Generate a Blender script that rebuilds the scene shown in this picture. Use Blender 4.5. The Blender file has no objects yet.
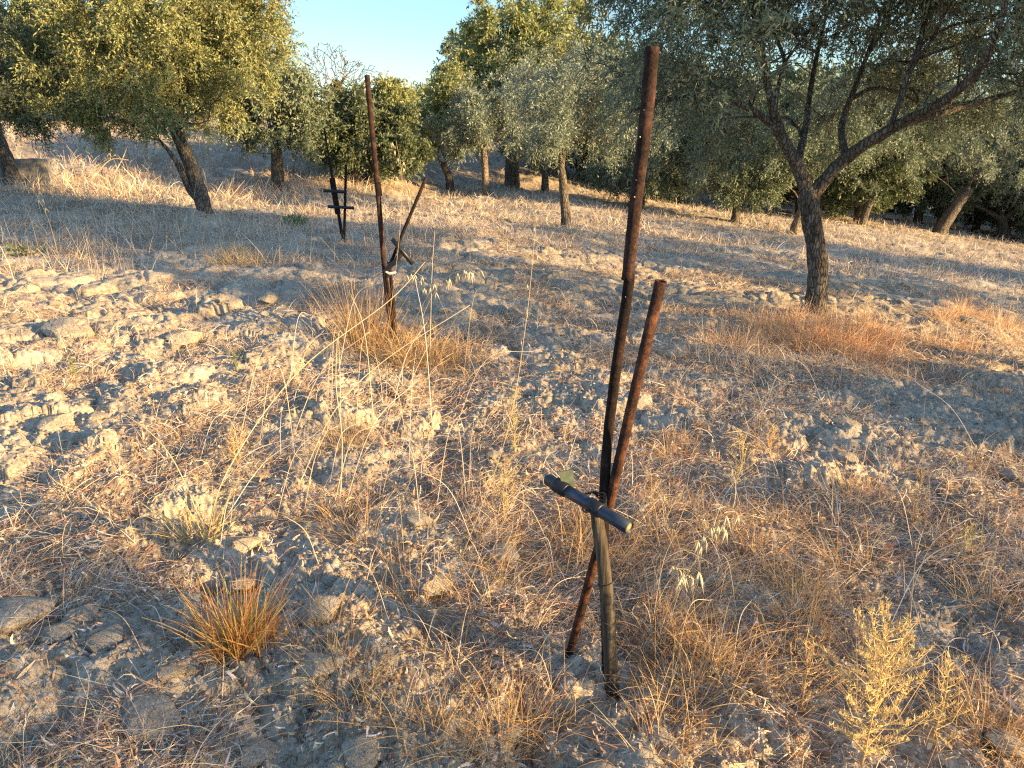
import bpy, math, random
import numpy as np
from mathutils import Vector
R = math.radians
SC = bpy.context.scene
COL = SC.collection

# ------------------------------------------------------------------ camera, sky, sun, exposure
CAM_H = 1.5
LENS = 26.0
PITCH = R(18.6)
FPX = 1024 * LENS / 36.0
cd = bpy.data.cameras.new("camera"); cam = bpy.data.objects.new("camera", cd); COL.objects.link(cam)
cd.lens = LENS; cd.sensor_width = 36; cd.clip_start = 0.02; cd.clip_end = 3000
cam.location = (0, 0, CAM_H); cam.rotation_euler = (math.pi/2 - PITCH, 0, 0)
SC.camera = cam

SUN_EL = R(12.5)
SUN_AZ = R(114.0)          # clockwise from +Y: behind the camera, to the right
SUNV = Vector((math.sin(SUN_AZ)*math.cos(SUN_EL), math.cos(SUN_AZ)*math.cos(SUN_EL), math.sin(SUN_EL)))
world = bpy.data.worlds.new("World"); SC.world = world; world.use_nodes = True
wn = world.node_tree.nodes; wl = world.node_tree.links
bg = wn["Background"]; sky = wn.new("ShaderNodeTexSky")
sky.sky_type = 'NISHITA'; sky.sun_disc = False
sky.sun_elevation = SUN_EL; sky.sun_rotation = SUN_AZ
sky.altitude = 100; sky.air_density = 1.0; sky.dust_density = 0.2; sky.ozone_density = 3.0
# sky tinted by height: low sky dimmed, overhead kept brighter to fill the shade
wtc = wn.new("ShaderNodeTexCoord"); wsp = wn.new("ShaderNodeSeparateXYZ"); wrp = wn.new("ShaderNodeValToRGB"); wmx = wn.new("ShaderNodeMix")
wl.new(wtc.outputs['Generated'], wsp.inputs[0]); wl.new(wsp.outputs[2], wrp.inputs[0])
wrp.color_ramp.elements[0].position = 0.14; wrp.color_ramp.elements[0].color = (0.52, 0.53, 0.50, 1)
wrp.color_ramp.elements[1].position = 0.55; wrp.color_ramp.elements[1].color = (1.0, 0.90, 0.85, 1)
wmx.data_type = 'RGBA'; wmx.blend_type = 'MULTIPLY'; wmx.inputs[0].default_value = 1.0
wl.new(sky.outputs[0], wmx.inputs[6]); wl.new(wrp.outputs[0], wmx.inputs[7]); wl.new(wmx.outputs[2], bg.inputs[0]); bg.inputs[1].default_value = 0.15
sd = bpy.data.lights.new("sun", 'SUN'); sd.energy = 4.6; sd.angle = R(0.7); sd.color = (1.0, 0.67, 0.31)
sun = bpy.data.objects.new("sun", sd); COL.objects.link(sun)
sun.rotation_euler = (-SUNV).to_track_quat('-Z', 'Y').to_euler()
vs = SC.view_settings
vs.view_transform = 'Standard'; vs.look = 'None'; vs.gamma = 1; vs.use_curve_mapping = False
vs.exposure = 1.9
SC.render.engine = 'CYCLES'
cy = SC.cycles
cy.max_bounces = 5; cy.diffuse_bounces = 3; cy.glossy_bounces = 2; cy.transmission_bounces = 3; cy.transparent_max_bounces = 4
cy.use_denoising = False; cy.pixel_filter_type = 'BLACKMAN_HARRIS'; cy.filter_width = 1.25; cy.sample_clamp_indirect = 4.0; cy.caustics_reflective = False; cy.caustics_refractive = False
cy.use_adaptive_sampling = True; cy.adaptive_threshold = 0.01

rng = np.random.default_rng(7)

# ------------------------------------------------------------------ numpy noise
def hsh(ix, iy, seed):
    h = (ix.astype(np.int64)*374761393 + iy.astype(np.int64)*668265263 + seed*974634777) & 0xffffffff
    h = ((h ^ (h >> 13)) * 1274126177) & 0xffffffff
    h = ((h ^ (h >> 15)) * 2246822519) & 0xffffffff
    return ((h ^ (h >> 16)) & 0xffffff) / float(0xffffff)
def noise(x, y, seed=0):
    ix = np.floor(x); iy = np.floor(y); fx = x-ix; fy = y-iy
    u = fx*fx*fx*(fx*(fx*6-15)+10); v = fy*fy*fy*(fy*(fy*6-15)+10)
    def g(dx, dy):
        a = hsh(ix+dx, iy+dy, seed)*2*np.pi
        return np.cos(a)*(fx-dx) + np.sin(a)*(fy-dy)
    a = g(0,0); b = g(1,0); c = g(0,1); d = g(1,1)
    return (a+(b-a)*u + ((c+(d-c)*u)-(a+(b-a)*u))*v)*1.5
def fbm(x, y, seed, n=3, g=0.5):
    s = 0; a = 1.0
    for i in range(n):
        s = s + a*noise(x*2**i, y*2**i, seed+i*17); a *= g
    return s
def worley(x, y, seed):
    ix = np.floor(x); iy = np.floor(y)
    f1 = np.full(np.shape(x), 9.0); f2 = np.full(np.shape(x), 9.0); idv = np.zeros(np.shape(x))
    for dx in (-1,0,1):
        for dy in (-1,0,1):
            cx = ix+dx; cyy = iy+dy
            px = cx + hsh(cx, cyy, seed); py = cyy + hsh(cx, cyy, seed+5)
            d = np.hypot(px-x, py-y); r = hsh(cx, cyy, seed+9)
            m = d < f1
            f2 = np.where(m, f1, np.minimum(f2, d)); idv = np.where(m, r, idv); f1 = np.where(m, d, f1)
    return f1, f2, idv
def sstep(a, b, x):
    t = np.clip((x-a)/(b-a), 0, 1); return t*t*(3-2*t)
def softplus(x, w): return w*np.log1p(np.exp(np.clip(x/w, -40, 40)))

# ------------------------------------------------------------------ terrain
def macro(x, y):
    x = np.asarray(x, float); y = np.asarray(y, float)
    d = np.hypot(x, y)
    fade = sstep(1.0, 9.0, d)
    z = -0.125*softplus(x-1.2, 1.2)*fade*np.clip(1-0.004*d, 0.3, 1)
    z = z + 0.055*softplus(-x-1.5, 1.5)*fade
    z = z + 0.02*softplus(y-20, 3)*sstep(3, -6, x)
    z = np.where(d > 60, z, z)
    z = z + 0.8*sstep(16.5, 21, y)*sstep(-1.5, -4.5, x)
    z = z + 0.9*sstep(21, 28, y)*sstep(4.5, 0, x)*sstep(-6, -3, x)
    z = z + 0.10*noise(x*0.22+3.1, y*0.22, 3)*sstep(3, 9, d)
    z = z + 0.12*np.exp(-((y-13.2-0.1*x)/0.8)**2)*sstep(-4, -7, x)
    return np.clip(z, -5, 3.5)
def litter(x, y):
    """0 = bare clay, 1 = deep dry grass"""
    d = np.hypot(x, y)
    m = 0.36 + 0.75*fbm(x*0.9, y*0.9, 41, 4, .6)
    m = m + 0.19*sstep(-0.7, 0.3, x)*sstep(6.0, 3.0, d)
    m = m - 0.45*sstep(-0.1, -0.7, x)*sstep(3.0, 2.1, d)      # bare clods at lower left
    m = m - 0.22*sstep(-0.3, -1.4, x)*sstep(2.6, 3.2, d)*sstep(9.5, 8, d)
    m = m + 0.7*np.exp(-(((x-3.4)/1.9)**2 + ((y-6.0)/0.55)**2))
    m = m + 0.7*np.exp(-(((x+0.75)/0.5)**2 + ((y-4.6)/0.6)**2))
    m = m - 0.35*np.exp(-(((x-2.8)/1.2)**2 + ((y-4.1)/0.6)**2))
    m = m + 0.12*sstep(7.5, 10, d) - 0.30*sstep(7.2, 8.2, y)*sstep(13, 11.5, y)*sstep(-0.5, 1.5, x)
    f1, f2, c = worley(x*2.1, y*2.6, 141)
    m = m + (c-0.5)*0.35
    return np.clip(m, 0, 1)
def detail(x, y):
    d = np.hypot(x, y)
    wx = x + 0.10*noise(x*3, y*3, 11); wy = y + 0.10*noise(x*3+7, y*3+2, 12)
    L = litter(x, y)
    z = 0.05*noise(x*0.9, y*0.9, 21)
    f1, f2, c = worley(wx*2.6, wy*3.6, 31)
    z = z + (0.03+0.065*c)*(1+0.55*sstep(0.2, -0.8, x))*np.clip(1-(f1/0.8)**2, 0, 1)**.4*(1.05-0.6*L)*(1-0.2*sstep(6, 10, d))
    f1, f2, c = worley(wx*7.5, wy*9, 33)
    z = z + 0.030*c*np.sqrt(np.clip(1-(f1/0.75)**2, 0, 1))*(1-0.4*L)*sstep(20, 9, d)
    f1, f2, c = worley(wx*23, wy*24, 34)
    z = z + 0.016*c*np.clip(1-(f1/0.7)**2, 0, 1)*sstep(9, 5, d)
    f1, f2, c = worley(wx*55, wy*55, 35)
    z = z + 0.008*c*np.clip(1-(f1/0.65)**2, 0, 1)*sstep(5, 3, d)
    z = z - 0.02*np.clip(0.12-np.abs(noise(wx*2.2, wy*2.2, 77)), 0, 1)/0.12
    z = z + 0.014*fbm(x*14, y*14, 51, 3, 0.65)*sstep(12, 6, d)
    return (z-0.06)*sstep(80, 25, d)
def H(x, y):
    x = np.asarray(x, float); y = np.asarray(y, float)
    return macro(x, y) + detail(x, y)

cp, sp = math.cos(PITCH), math.sin(PITCH)
def ray(px, py):
    u = (px-512)/FPX; v = (384-py)/FPX
    return np.array([u, cp + v*sp, -sp + v*cp])
def P(px, py, Y):
    r = ray(px, py); t = Y/r[1]
    return Vector((r[0]*t, Y, CAM_H + r[2]*t))
def G(px, py, full=True):
    """where the view ray through a pixel of the photograph meets the ground"""
    r = ray(px, py); t = np.arange(0.8, 70, 0.01)
    x = r[0]*t; y = r[1]*t; z = CAM_H + r[2]*t
    g = macro(x, y) + (0.0 if not full else 0)
    if full: g = H(x, y)
    k = np.nonzero(z <= g)[0]
    k = k[0] if len(k) else len(t)-1
    return Vector((x[k], y[k], g[k]))
def gz(x, y): return float(H(np.array([x]), np.array([y]))[0])

# ------------------------------------------------------------------ object helpers
def tag(o, label=None, cat=None, group=None, kind=None):
    if label: o['label'] = label
    if cat: o['category'] = cat
    if group: o['group'] = group
    if kind: o['kind'] = kind
    return o
def empty(name, loc):
    o = bpy.data.objects.new(name, None); COL.objects.link(o); o.location = loc; o.empty_display_size = 0.1
    return o
def link(name, me, mat, parent=None, origin=(0,0,0)):
    o = bpy.data.objects.new(name, me); COL.objects.link(o)
    if mat and not me.materials: me.materials.append(mat)
    if parent: o.parent = parent
    return o
def np_mesh(name, V, F, smooth=True, attrs=None, col=None):
    """V (n,3); F list of (m,k) index arrays"""
    me = bpy.data.meshes.new(name)
    if isinstance(F, np.ndarray): F = [F]
    F = [f for f in F if len(f)]
    me.vertices.add(len(V)); me.vertices.foreach_set("co", np.ascontiguousarray(V, np.float32).ravel())
    loops = np.concatenate([f.ravel() for f in F]).astype(np.int32)
    tot = np.concatenate([np.full(len(f), f.shape[1], np.int32) for f in F])
    st = np.concatenate([[0], np.cumsum(tot)[:-1]]).astype(np.int32)
    me.loops.add(len(loops)); me.loops.foreach_set("vertex_index", loops)
    me.polygons.add(len(tot)); me.polygons.foreach_set("loop_start", st)
    try: me.polygons.foreach_set("loop_total", tot)
    except Exception: pass
    me.polygons.foreach_set("use_smooth", np.full(len(tot), smooth, bool))
    if attrs:
        for k, a in attrs.items():
            at = me.attributes.new(k, 'FLOAT', 'POINT'); at.data.foreach_set("value", np.ascontiguousarray(a, np.float32))
    if col is not None:
        at = me.attributes.new("col", 'FLOAT_COLOR', 'POINT')
        c4 = np.ones((len(V), 4), np.float32); c4[:, :3] = col
        at.data.foreach_set("color", c4.ravel())
    me.update(calc_edges=True)
    return me
class Acc:
    """collects vertices and faces for one mesh"""
    def __init__(s): s.V = []; s.F = {}; s.n = 0; s.C = []
    def add(s, V, F, c=None):
        V = np.asarray(V, float).reshape(-1, 3)
        if isinstance(F, np.ndarray): F = [F]
        for f in F:
            f = np.asarray(f, int)
            if len(f): s.F.setdefault(f.shape[1], []).append(f + s.n)
        s.V.append(V); s.n += len(V)
        if c is not None:
            c = np.asarray(c, float); s.C.append(np.broadcast_to(c, (len(V), 3)) if c.ndim == 1 else c)
    def mesh(s, name, smooth=True):
        return np_mesh(name, np.concatenate(s.V), [np.concatenate(f) for f in s.F.values()], smooth,
                       col=np.concatenate(s.C) if s.C else None)
def nrm(a): 
    a = np.asarray(a, float); return a/np.maximum(np.linalg.norm(a, axis=-1, keepdims=True), 1e-9)
def tube(acc, pts, rad, n=8, cap=True, hollow=0.0, wob=0.0, c=None):
    pts = np.array([tuple(p) for p in pts], float); m = len(pts)
    rad = np.broadcast_to(np.asarray(rad, float), (m,)).copy()
    T = np.gradient(pts, axis=0); T = nrm(T)
    ref = np.array([1.0, 0.13, 0.07]) if abs(T[0][0]) < 0.8 else np.array([0.1, 1.0, 0.2])
    U = np.zeros_like(pts); 
    u = ref - T[0]*ref.dot(T[0]); u /= np.linalg.norm(u)
    for i in range(m):
        u = u - T[i]*u.dot(T[i]); u /= max(np.linalg.norm(u), 1e-9); U[i] = u
    W = np.cross(T, U)
    a = np.arange(n)*2*np.pi/n
    rr = rad[:, None]*np.ones(n)[None]
    if wob:
        rr = rr*(1+wob*rng.normal(size=(m, n)))
    ring = pts[:, None] + rr[..., None]*(np.cos(a)[None, :, None]*U[:, None] + np.sin(a)[None, :, None]*W[:, None])
    V = ring.reshape(-1, 3)
    i = np.arange(m-1)[:, None]*n; j = np.arange(n)[None]; k = (j+1) % n
    F = np.stack([i+j, i+k, i+n+k, i+n+j], -1).reshape(-1, 4)
    Fs = [F]; Vs = [V]
    base = m*n
    if hollow > 0:
        # inner wall, both ends, joined by a flat rim
        for (r0, dr) in ((0, 1), (m-1, -1)):
            rim = pts[r0] + (ring[r0]-pts[r0])*(1-hollow)
            deep = rim + T[r0]*dr*rad[r0]*4
            Vs += [rim, deep, (deep.mean(0))[None]]
            jj = np.arange(n); kk = (jj+1) % n
            o = r0*n
            q1 = np.stack([o+jj, base+jj, base+kk, o+kk], -1); q2 = np.stack([base+jj, base+n+jj, base+n+kk, base+kk], -1)
            if dr < 0: q1 = q1[:, ::-1]; q2 = q2[:, ::-1]
            Fs += [q1, q2]
            acc_t = np.stack([base+n+jj, np.full(n, base+2*n), base+n+kk], -1)
            Fs.append(acc_t); base += 2*n+1
    elif cap:
        for r0 in (0, m-1):
            Vs.append((pts[r0] + T[r0]*(rad[r0]*0.25 if r0 else -rad[r0]*0.25))[None]); jj = np.arange(n); kk = (jj+1) % n
            Fs.append(np.stack([r0*n+jj, r0*n+kk, np.full(n, base)], -1)); base += 1
    acc.add(np.concatenate(Vs), Fs, c)
def curve(pts, k=6):
    """Catmull-Rom through pts"""
    p = np.array([tuple(q) for q in pts], float)
    if len(p) < 3:
        return np.array([p[0]+(p[-1]-p[0])*t for t in np.linspace(0, 1, k+1)])
    q = np.vstack([2*p[0]-p[1], p, 2*p[-1]-p[-2]]); out = []
    for i in range(1, len(q)-2):
        for t in np.arange(k)/k:
            a, b, c, d = q[i-1], q[i], q[i+1], q[i+2]
            out.append(0.5*((2*b)+(-a+c)*t+(2*a-5*b+4*c-d)*t*t+(-a+3*b-3*c+d)*t**3))
    out.append(p[-1]); return np.array(out)

# ------------------------------------------------------------------ materials
class M:
    def __init__(s, name):
        s.m = bpy.data.materials.new(name); s.m.use_nodes = True
        s.t = s.m.node_tree; s.n = s.t.nodes; s.l = s.t.links; s.b = s.n["Principled BSDF"]; s.out = s.n["Material Output"]
        s.b.inputs['Specular IOR Level'].default_value = 0.25
    def tex(s, kind, scale, coord='Object', **kw):
        tc = s.n.new("ShaderNodeTexCoord"); nd = s.n.new(kind); nd.inputs['Scale'].default_value = scale
        mp = s.n.new("ShaderNodeMapping"); mp.inputs['Scale'].default_value = kw.pop('stretch', (1,1,1))
        s.l.new(tc.outputs[coord], mp.inputs[0]); s.l.new(mp.outputs[0], nd.inputs['Vector'])
        for k, v in kw.items(): nd.inputs[k].default_value = v
        return nd
    def ramp(s, src, stops):
        r = s.n.new("ShaderNodeValToRGB"); s.l.new(src, r.inputs[0]); e = r.color_ramp.elements
        while len(e) < len(stops): e.new(0.5)
        for el, (p, c) in zip(e, stops):
            el.position = p; el.color = (*c, 1) if not np.isscalar(c) else (c, c, c, 1)
        return r.outputs[0]
    def mix(s, f, a, b, mode='MIX'):
        n = s.n.new("ShaderNodeMix"); n.data_type = 'RGBA'; n.blend_type = mode
        for i, v in ((0, f), (6, a), (7, b)):
            if hasattr(v, 'node'): s.l.new(v, n.inputs[i])
            else: n.inputs[i].default_value = v if i == 0 else (*v, 1)
        return n.outputs[2]
    def bump(s, src, strength, dist, prev=None):
        b = s.n.new("ShaderNodeBump"); b.inputs['Strength'].default_value = strength; b.inputs['Distance'].default_value = dist
        s.l.new(src, b.inputs['Height'])
        if prev is not None: s.l.new(prev, b.inputs['Normal'])
        return b.outputs[0]
    def done(s, color=None, rough=None, normal=None):
        if color is not None:
            if hasattr(color, 'node'): s.l.new(color, s.b.inputs['Base Color'])
            else: s.b.inputs['Base Color'].default_value = (*color, 1)
        if rough is not None: s.b.inputs['Roughness'].default_value = rough
        if normal is not None: s.l.new(normal, s.b.inputs['Normal'])
        return s.m

def clay_mat(name, use_litter, coord='Object', q=1.0):
    m = M(name)
    a = m.tex("ShaderNodeTexNoise", 3.0*q, coord, Detail=8, Roughness=0.65)
    b = m.tex("ShaderNodeTexNoise", 38.0*q, coord, Detail=6, Roughness=0.7)
    c = m.ramp(a.outputs[0], [(0.3, (0.32,0.27,0.20)), (0.5, (0.45,0.39,0.295)), (0.72, (0.58,0.51,0.395))])
    d = m.ramp(b.outputs[0], [(0.32, (0.42,0.37,0.32)), (0.5, (0.9,0.88,0.85)), (0.7, (1.15,1.12,1.08))])
    col = m.mix(1.0, c, d, 'MULTIPLY')
    v = m.tex("ShaderNodeTexVoronoi", 55.0*q, coord)
    sp_ = m.ramp(v.outputs['Distance'], [(0.0, 0.0), (0.45, 1.0)])
    if use_litter:
        at = m.n.new("ShaderNodeAttribute"); at.attribute_name = 'litter'
        n2 = m.tex("ShaderNodeTexNoise", 26.0, coord, Detail=9, Roughness=0.8)
        ad = m.n.new("ShaderNodeMath"); ad.operation = 'ADD'; m.l.new(at.outputs['Fac'], ad.inputs[0]); m.l.new(n2.outputs[0], ad.inputs[1])
        f = m.ramp(ad.outputs[0], [(0.85, 0.0), (1.25, 0.8)])
        n3 = m.tex("ShaderNodeTexNoise", 90.0, coord, Detail=5, Roughness=0.8, stretch=(1, .35, 1))
        lc = m.ramp(n3.outputs[0], [(0.3, (0.09,0.07,0.055)), (0.45, (0.21,0.165,0.12)), (0.58, (0.38,0.31,0.22)), (0.72, (0.55,0.46,0.34))])
        col = m.mix(f, col, lc)
    nb = m.bump(a.outputs[0], 0.5, 0.03)
    nb = m.bump(sp_, 0.35, 0.004, nb)
    nb = m.bump(b.outputs[0], 0.8, 0.012, nb)
    return m.done(col, 0.95, nb)
MAT_GROUND = clay_mat("dry_clay_ground", True)
MAT_CLOD = clay_mat("clay_clod", False, q=0.3)

def col_mat(name, trans=0.25, rough=0.7, spec=0.25):
    m = M(name); at = m.n.new("ShaderNodeAttribute"); at.attribute_name = 'col'
    m.b.inputs['Specular IOR Level'].default_value = spec
    m.l.new(at.outputs['Color'], m.b.inputs['Base Color']); m.b.inputs['Roughness'].default_value = rough
    if trans > 0:
        tr = m.n.new("ShaderNodeBsdfTranslucent"); m.l.new(at.outputs['Color'], tr.inputs[0])
        mx = m.n.new("ShaderNodeMixShader"); mx.inputs[0].default_value = trans
        m.l.new(m.b.outputs[0], mx.inputs[1]); m.l.new(tr.outputs[0], mx.inputs[2]); m.l.new(mx.outputs[0], m.out.inputs[0])
    return m.m
MAT_STRAW = col_mat("dry_straw", 0.22, 0.6, 0.3)
MAT_WEED = col_mat("weed_leaf", 0.3, 0.6)

def leaf_mat(name, top_stops, under):
    m = M(name); at = m.n.new("ShaderNodeAttribute"); at.attribute_name = 'rnd'
    c = m.ramp(at.outputs['Fac'], top_stops)
    g = m.n.new("ShaderNodeNewGeometry")
    col = m.mix(g.outputs['Backfacing'], c, under)
    m.l.new(col, m.b.inputs['Base Color']); m.b.inputs['Roughness'].default_value = 0.45; m.b.inputs['Specular IOR Level'].default_value = 0.35
    tr = m.n.new("ShaderNodeBsdfTranslucent"); m.l.new(c, tr.inputs[0])
    mx = m.n.new("ShaderNodeMixShader"); mx.inputs[0].default_value = 0.3
    m.l.new(m.b.outputs[0], mx.inputs[1]); m.l.new(tr.outputs[0], mx.inputs[2]); m.l.new(mx.outputs[0], m.out.inputs[0])
    return m.m
LEAF_OLIVE = leaf_mat("olive_leaf", [(0.0, (0.08,0.12,0.065)), (0.5, (0.15,0.20,0.11)), (0.85, (0.22,0.27,0.15)), (1.0, (0.30,0.26,0.10))], (0.30,0.34,0.26))
LEAF_GREY = leaf_mat("silver_olive_leaf", [(0.0, (0.10,0.14,0.10)), (0.5, (0.19,0.24,0.17)), (1.0, (0.30,0.34,0.23))], (0.36,0.41,0.33))
LEAF_YEL = leaf_mat("yellow_green_leaf", [(0.0, (0.14,0.20,0.07)), (0.5, (0.28,0.33,0.12)), (0.85, (0.38,0.37,0.14)), (1.0, (0.46,0.34,0.13))], (0.36,0.36,0.17))
LEAF_DARK = leaf_mat("dark_evergreen_leaf", [(0.0, (0.06,0.09,0.045)), (0.6, (0.11,0.15,0.07)), (1.0, (0.21,0.21,0.08))], (0.22,0.26,0.17))

def bark_mat(name, dark, light, scale=14):
    m = M(name)
    a = m.tex("ShaderNodeTexNoise", scale, Detail=8, Roughness=0.7, stretch=(1, 1, 0.35))
    b = m.tex("ShaderNodeTexVoronoi", scale*2.6, stretch=(1, 1, 0.3)); b.feature = 'DISTANCE_TO_EDGE'
    cr = m.ramp(b.outputs['Distance'], [(0.0, 0.0), (0.16, 1.0)])
    c = m.ramp(a.outputs[0], [(0.35, dark), (0.62, light)])
    col = m.mix(0.6, c, cr, 'MULTIPLY')
    nb = m.bump(cr, 0.8, 0.02); nb = m.bump(a.outputs[0], 0.7, 0.02, nb)
    return m.done(col, 0.9, nb)
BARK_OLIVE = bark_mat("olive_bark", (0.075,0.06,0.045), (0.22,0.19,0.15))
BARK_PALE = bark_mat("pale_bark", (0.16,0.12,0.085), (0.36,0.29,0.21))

# ------------------------------------------------------------------ ground sheet, one mesh out to the horizon
def build_ground():
    az = np.concatenate([np.linspace(-180, -48, 90, endpoint=False), np.linspace(-48, 48, 1150, endpoint=False), np.linspace(48, 180, 90, endpoint=False)])
    az = np.radians(az); n = len(az)
    r = np.concatenate([np.linspace(0.25, 1.0, 30, endpoint=False), np.geomspace(1.0, 14, 820, endpoint=False),
                        np.geomspace(14, 70, 240, endpoint=False), np.geomspace(70, 1500, 40)])
    A, Rr = np.meshgrid(az, r); X = np.sin(A)*Rr; Y = np.cos(A)*Rr
    Z = H(X, Y); L = litter(X, Y)
    m = len(r)
    V = np.stack([X, Y, Z], -1).reshape(-1, 3)
    i = np.arange(m-1)[:, None]*n; j = np.arange(n)[None]; k = (j+1) % n
    F = np.stack([i+j, i+k, i+n+k, i+n+j], -1).reshape(-1, 4)[:, ::-1]
    V = np.vstack([V, [[0, 0, gz(0, 0)]]]); L = np.append(L.ravel(), 0.5)
    jj = np.arange(n); kk = (jj+1) % n
    T = np.stack([jj, np.full(n, m*n), kk], -1)[:, ::-1]
    me = np_mesh("ground", V, [F, T], True, {'litter': L})
    return link("ground", me, MAT_GROUND)
ground = build_ground(); tag(ground, "dry cracked clay ground with clods and straw litter", "ground", kind='structure')

# ------------------------------------------------------------------ clods
def clod_mesh(seed, sub=5, flat=0.6):
    import bmesh
    bm = bmesh.new(); bmesh.ops.create_icosphere(bm, subdivisions=sub, radius=1.0)
    v = np.array([tuple(q.co) for q in bm.verts]); f = np.array([[x.index for x in q.verts] for q in bm.faces]); bm.free()
    n = v.copy()
    d = 0.28*noise(v[:, 0]*1.1+seed*3.3+v[:, 2]*0.7, v[:, 1]*1.1-v[:, 2]*0.9+seed, seed)
    a = noise(v[:, 0]*2.4+v[:, 2]*1.7+seed, v[:, 1]*2.4-v[:, 2]*1.3, seed+3)
    d = d + 0.22*np.abs(a)*-1 + 0.07*noise(v[:, 0]*6+v[:, 2]*4, v[:, 1]*6-v[:, 2]*5, seed+4) + 0.05*noise(v[:, 0]*11+v[:, 2]*8, v[:, 1]*11-v[:, 2]*9, seed+5) + 0.035*noise(v[:, 0]*22+v[:, 2]*18, v[:, 1]*22-v[:, 2]*19, seed+6)
    v = v*(1+d)[:, None]
    rp = np.random.default_rng(seed+100)
    for q in range(16):
        pn = nrm(rp.normal(size=3)); off = rp.uniform(.55, .85); e = np.maximum(v@pn - off, 0); v = v - pn[None]*(e*.93)[:, None]
    v = v + nrm(v)*(0.022*noise(v[:, 0]*17+v[:, 2]*13, v[:, 1]*17-v[:, 2]*12, seed+8) + 0.012*noise(v[:, 0]*40+v[:, 2]*33, v[:, 1]*40-v[:, 2]*32, seed+9))[:, None]
    v[:, 2] *= flat
    return np_mesh("clod", v, f)
CL = [clod_mesh(s) for s in range(6)]
for me in CL: me.materials.append(MAT_CLOD)
def clod(x, y, s, k, label, grp, sq=(1,1,1)):
    o = link("clod", CL[k % 6], None); o.location = (x, y, gz(x, y) + s*0.12*sq[2])
    o.scale = (s*sq[0], s*sq[1], s*sq[2]); o.rotation_euler = (random.uniform(-.15,.15), random.uniform(-.15,.15), random.uniform(0, 6.28))
    return tag(o, label, "clod", grp)
random.seed(4)
big = [(58,425,.11,"rounded pale clay clod beside the left edge, the roundest one"), (70,335,.20,"long flat sunlit clod left of the stakes, near the left edge"),
       (28,292,.15,"wide low clod at the left edge, highest of the sunlit left ones"), (268,300,.12,"flat sunlit clay clod left of the middle stakes"),
       (320,612,.075,"pale clod right of the orange grass tuft"), (502,556,.075,"upright sunlit clod left of the wooden post"),
       (185,340,.15,"low sunlit clod between the left edge and the middle stakes"), (150,715,.10,"grey shaded clod near the lower left corner"),
       (430,590,.09,"grey clay clod between the orange tuft and the rusty stakes"), (235,250,.16,"small mound of clay before the leaning tree"),
       (20,620,.12,"shaded clod at the left edge, low in the picture"), (740,340,.12,"grey clay clod left of the near olive trunk"), (675,355,.13, "grey clod right of the tall rusty stake")]
for i, (px, py, s, lab) in enumerate(big):
    g = G(px, py); clod(g.x, g.y, s, i, lab, None, (1.15, .9, .75))
for i in range(230):
    while True:
        a = random.uniform(-0.72, 0.72); r = 1.35*math.exp(random.random()*2.15)
        x, y = math.sin(a)*r, math.cos(a)*r
        if random.random() > float(litter(np.array([x]), np.array([y]))[0])*0.9: break
    s = random.choice([.012,.016,.02,.025,.035,.05])*(1+r*0.12)
    clod(x, y, s, i, "small dry clay clod lying on the ground among the straw", "small clay clods scattered over the ground", (1.1, .9, .8))

# ------------------------------------------------------------------ grass ribbons
def ribbons(base, length, width, az, el, bend, colr, k=4, roll=None, tipc=None, curl=0.0, wz=None):
    """vectorised curved straw; returns V, F, C"""
    n = len(base); t = np.linspace(0, 1, k+1)
    L = length[:, None]; e = el[:, None] - bend[:, None]*t[None]
    a = az[:, None] + curl*rng.normal(size=(n, 1))*t[None]
    seg = L/k
    dx = np.cos(e)*np.cos(a); dy = np.cos(e)*np.sin(a); dz = np.sin(e)
    D = np.stack([dx, dy, dz], -1)
    Pn = np.cumsum(np.concatenate([np.zeros((n,1,3)), D[:, :-1]*seg[..., None]], 1), 1) + base[:, None]
    s = np.stack([-np.sin(a), np.cos(a), np.zeros_like(a)], -1)
    up = np.cross(s, D)
    if roll is None: roll = rng.uniform(0, np.pi, n)
    S = s*np.cos(roll)[:, None, None] + up*np.sin(roll)[:, None, None]
    w = width[:, None]*(1-0.75*t[None]**1.6)*0.5
    A = Pn - S*w[..., None]; B = Pn + S*w[..., None]
    V = np.stack([A, B], 2).reshape(-1, 3)
    i = (np.arange(n)*(2*(k+1)))[:, None] + 2*np.arange(k)[None]
    F = np.stack([i, i+1, i+3, i+2], -1).reshape(-1, 4)
    C = np.repeat(colr, 2*(k+1), axis=0)
    if tipc is not None:
        tt = np.tile(np.repeat(t, 2), n)[:, None]; C = C*(1-tt) + np.repeat(tipc, 2*(k+1), axis=0)*tt
    return V, F, C
STRAWS = np.array([(0.68,0.51,0.32),(0.76,0.63,0.44),(0.60,0.38,0.21),(0.40,0.22,0.13),(0.60,0.55,0.48),(0.30,0.26,0.22),(0.80,0.72,0.60)])
def scol(n, p, j=0.12):
    c = STRAWS[rng.choice(len(STRAWS), n, p=np.array(p)/sum(p))]
    return c*(1+j*rng.normal(size=(n, 1)))*(1+0.04*rng.normal(size=(n, 3)))
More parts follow.
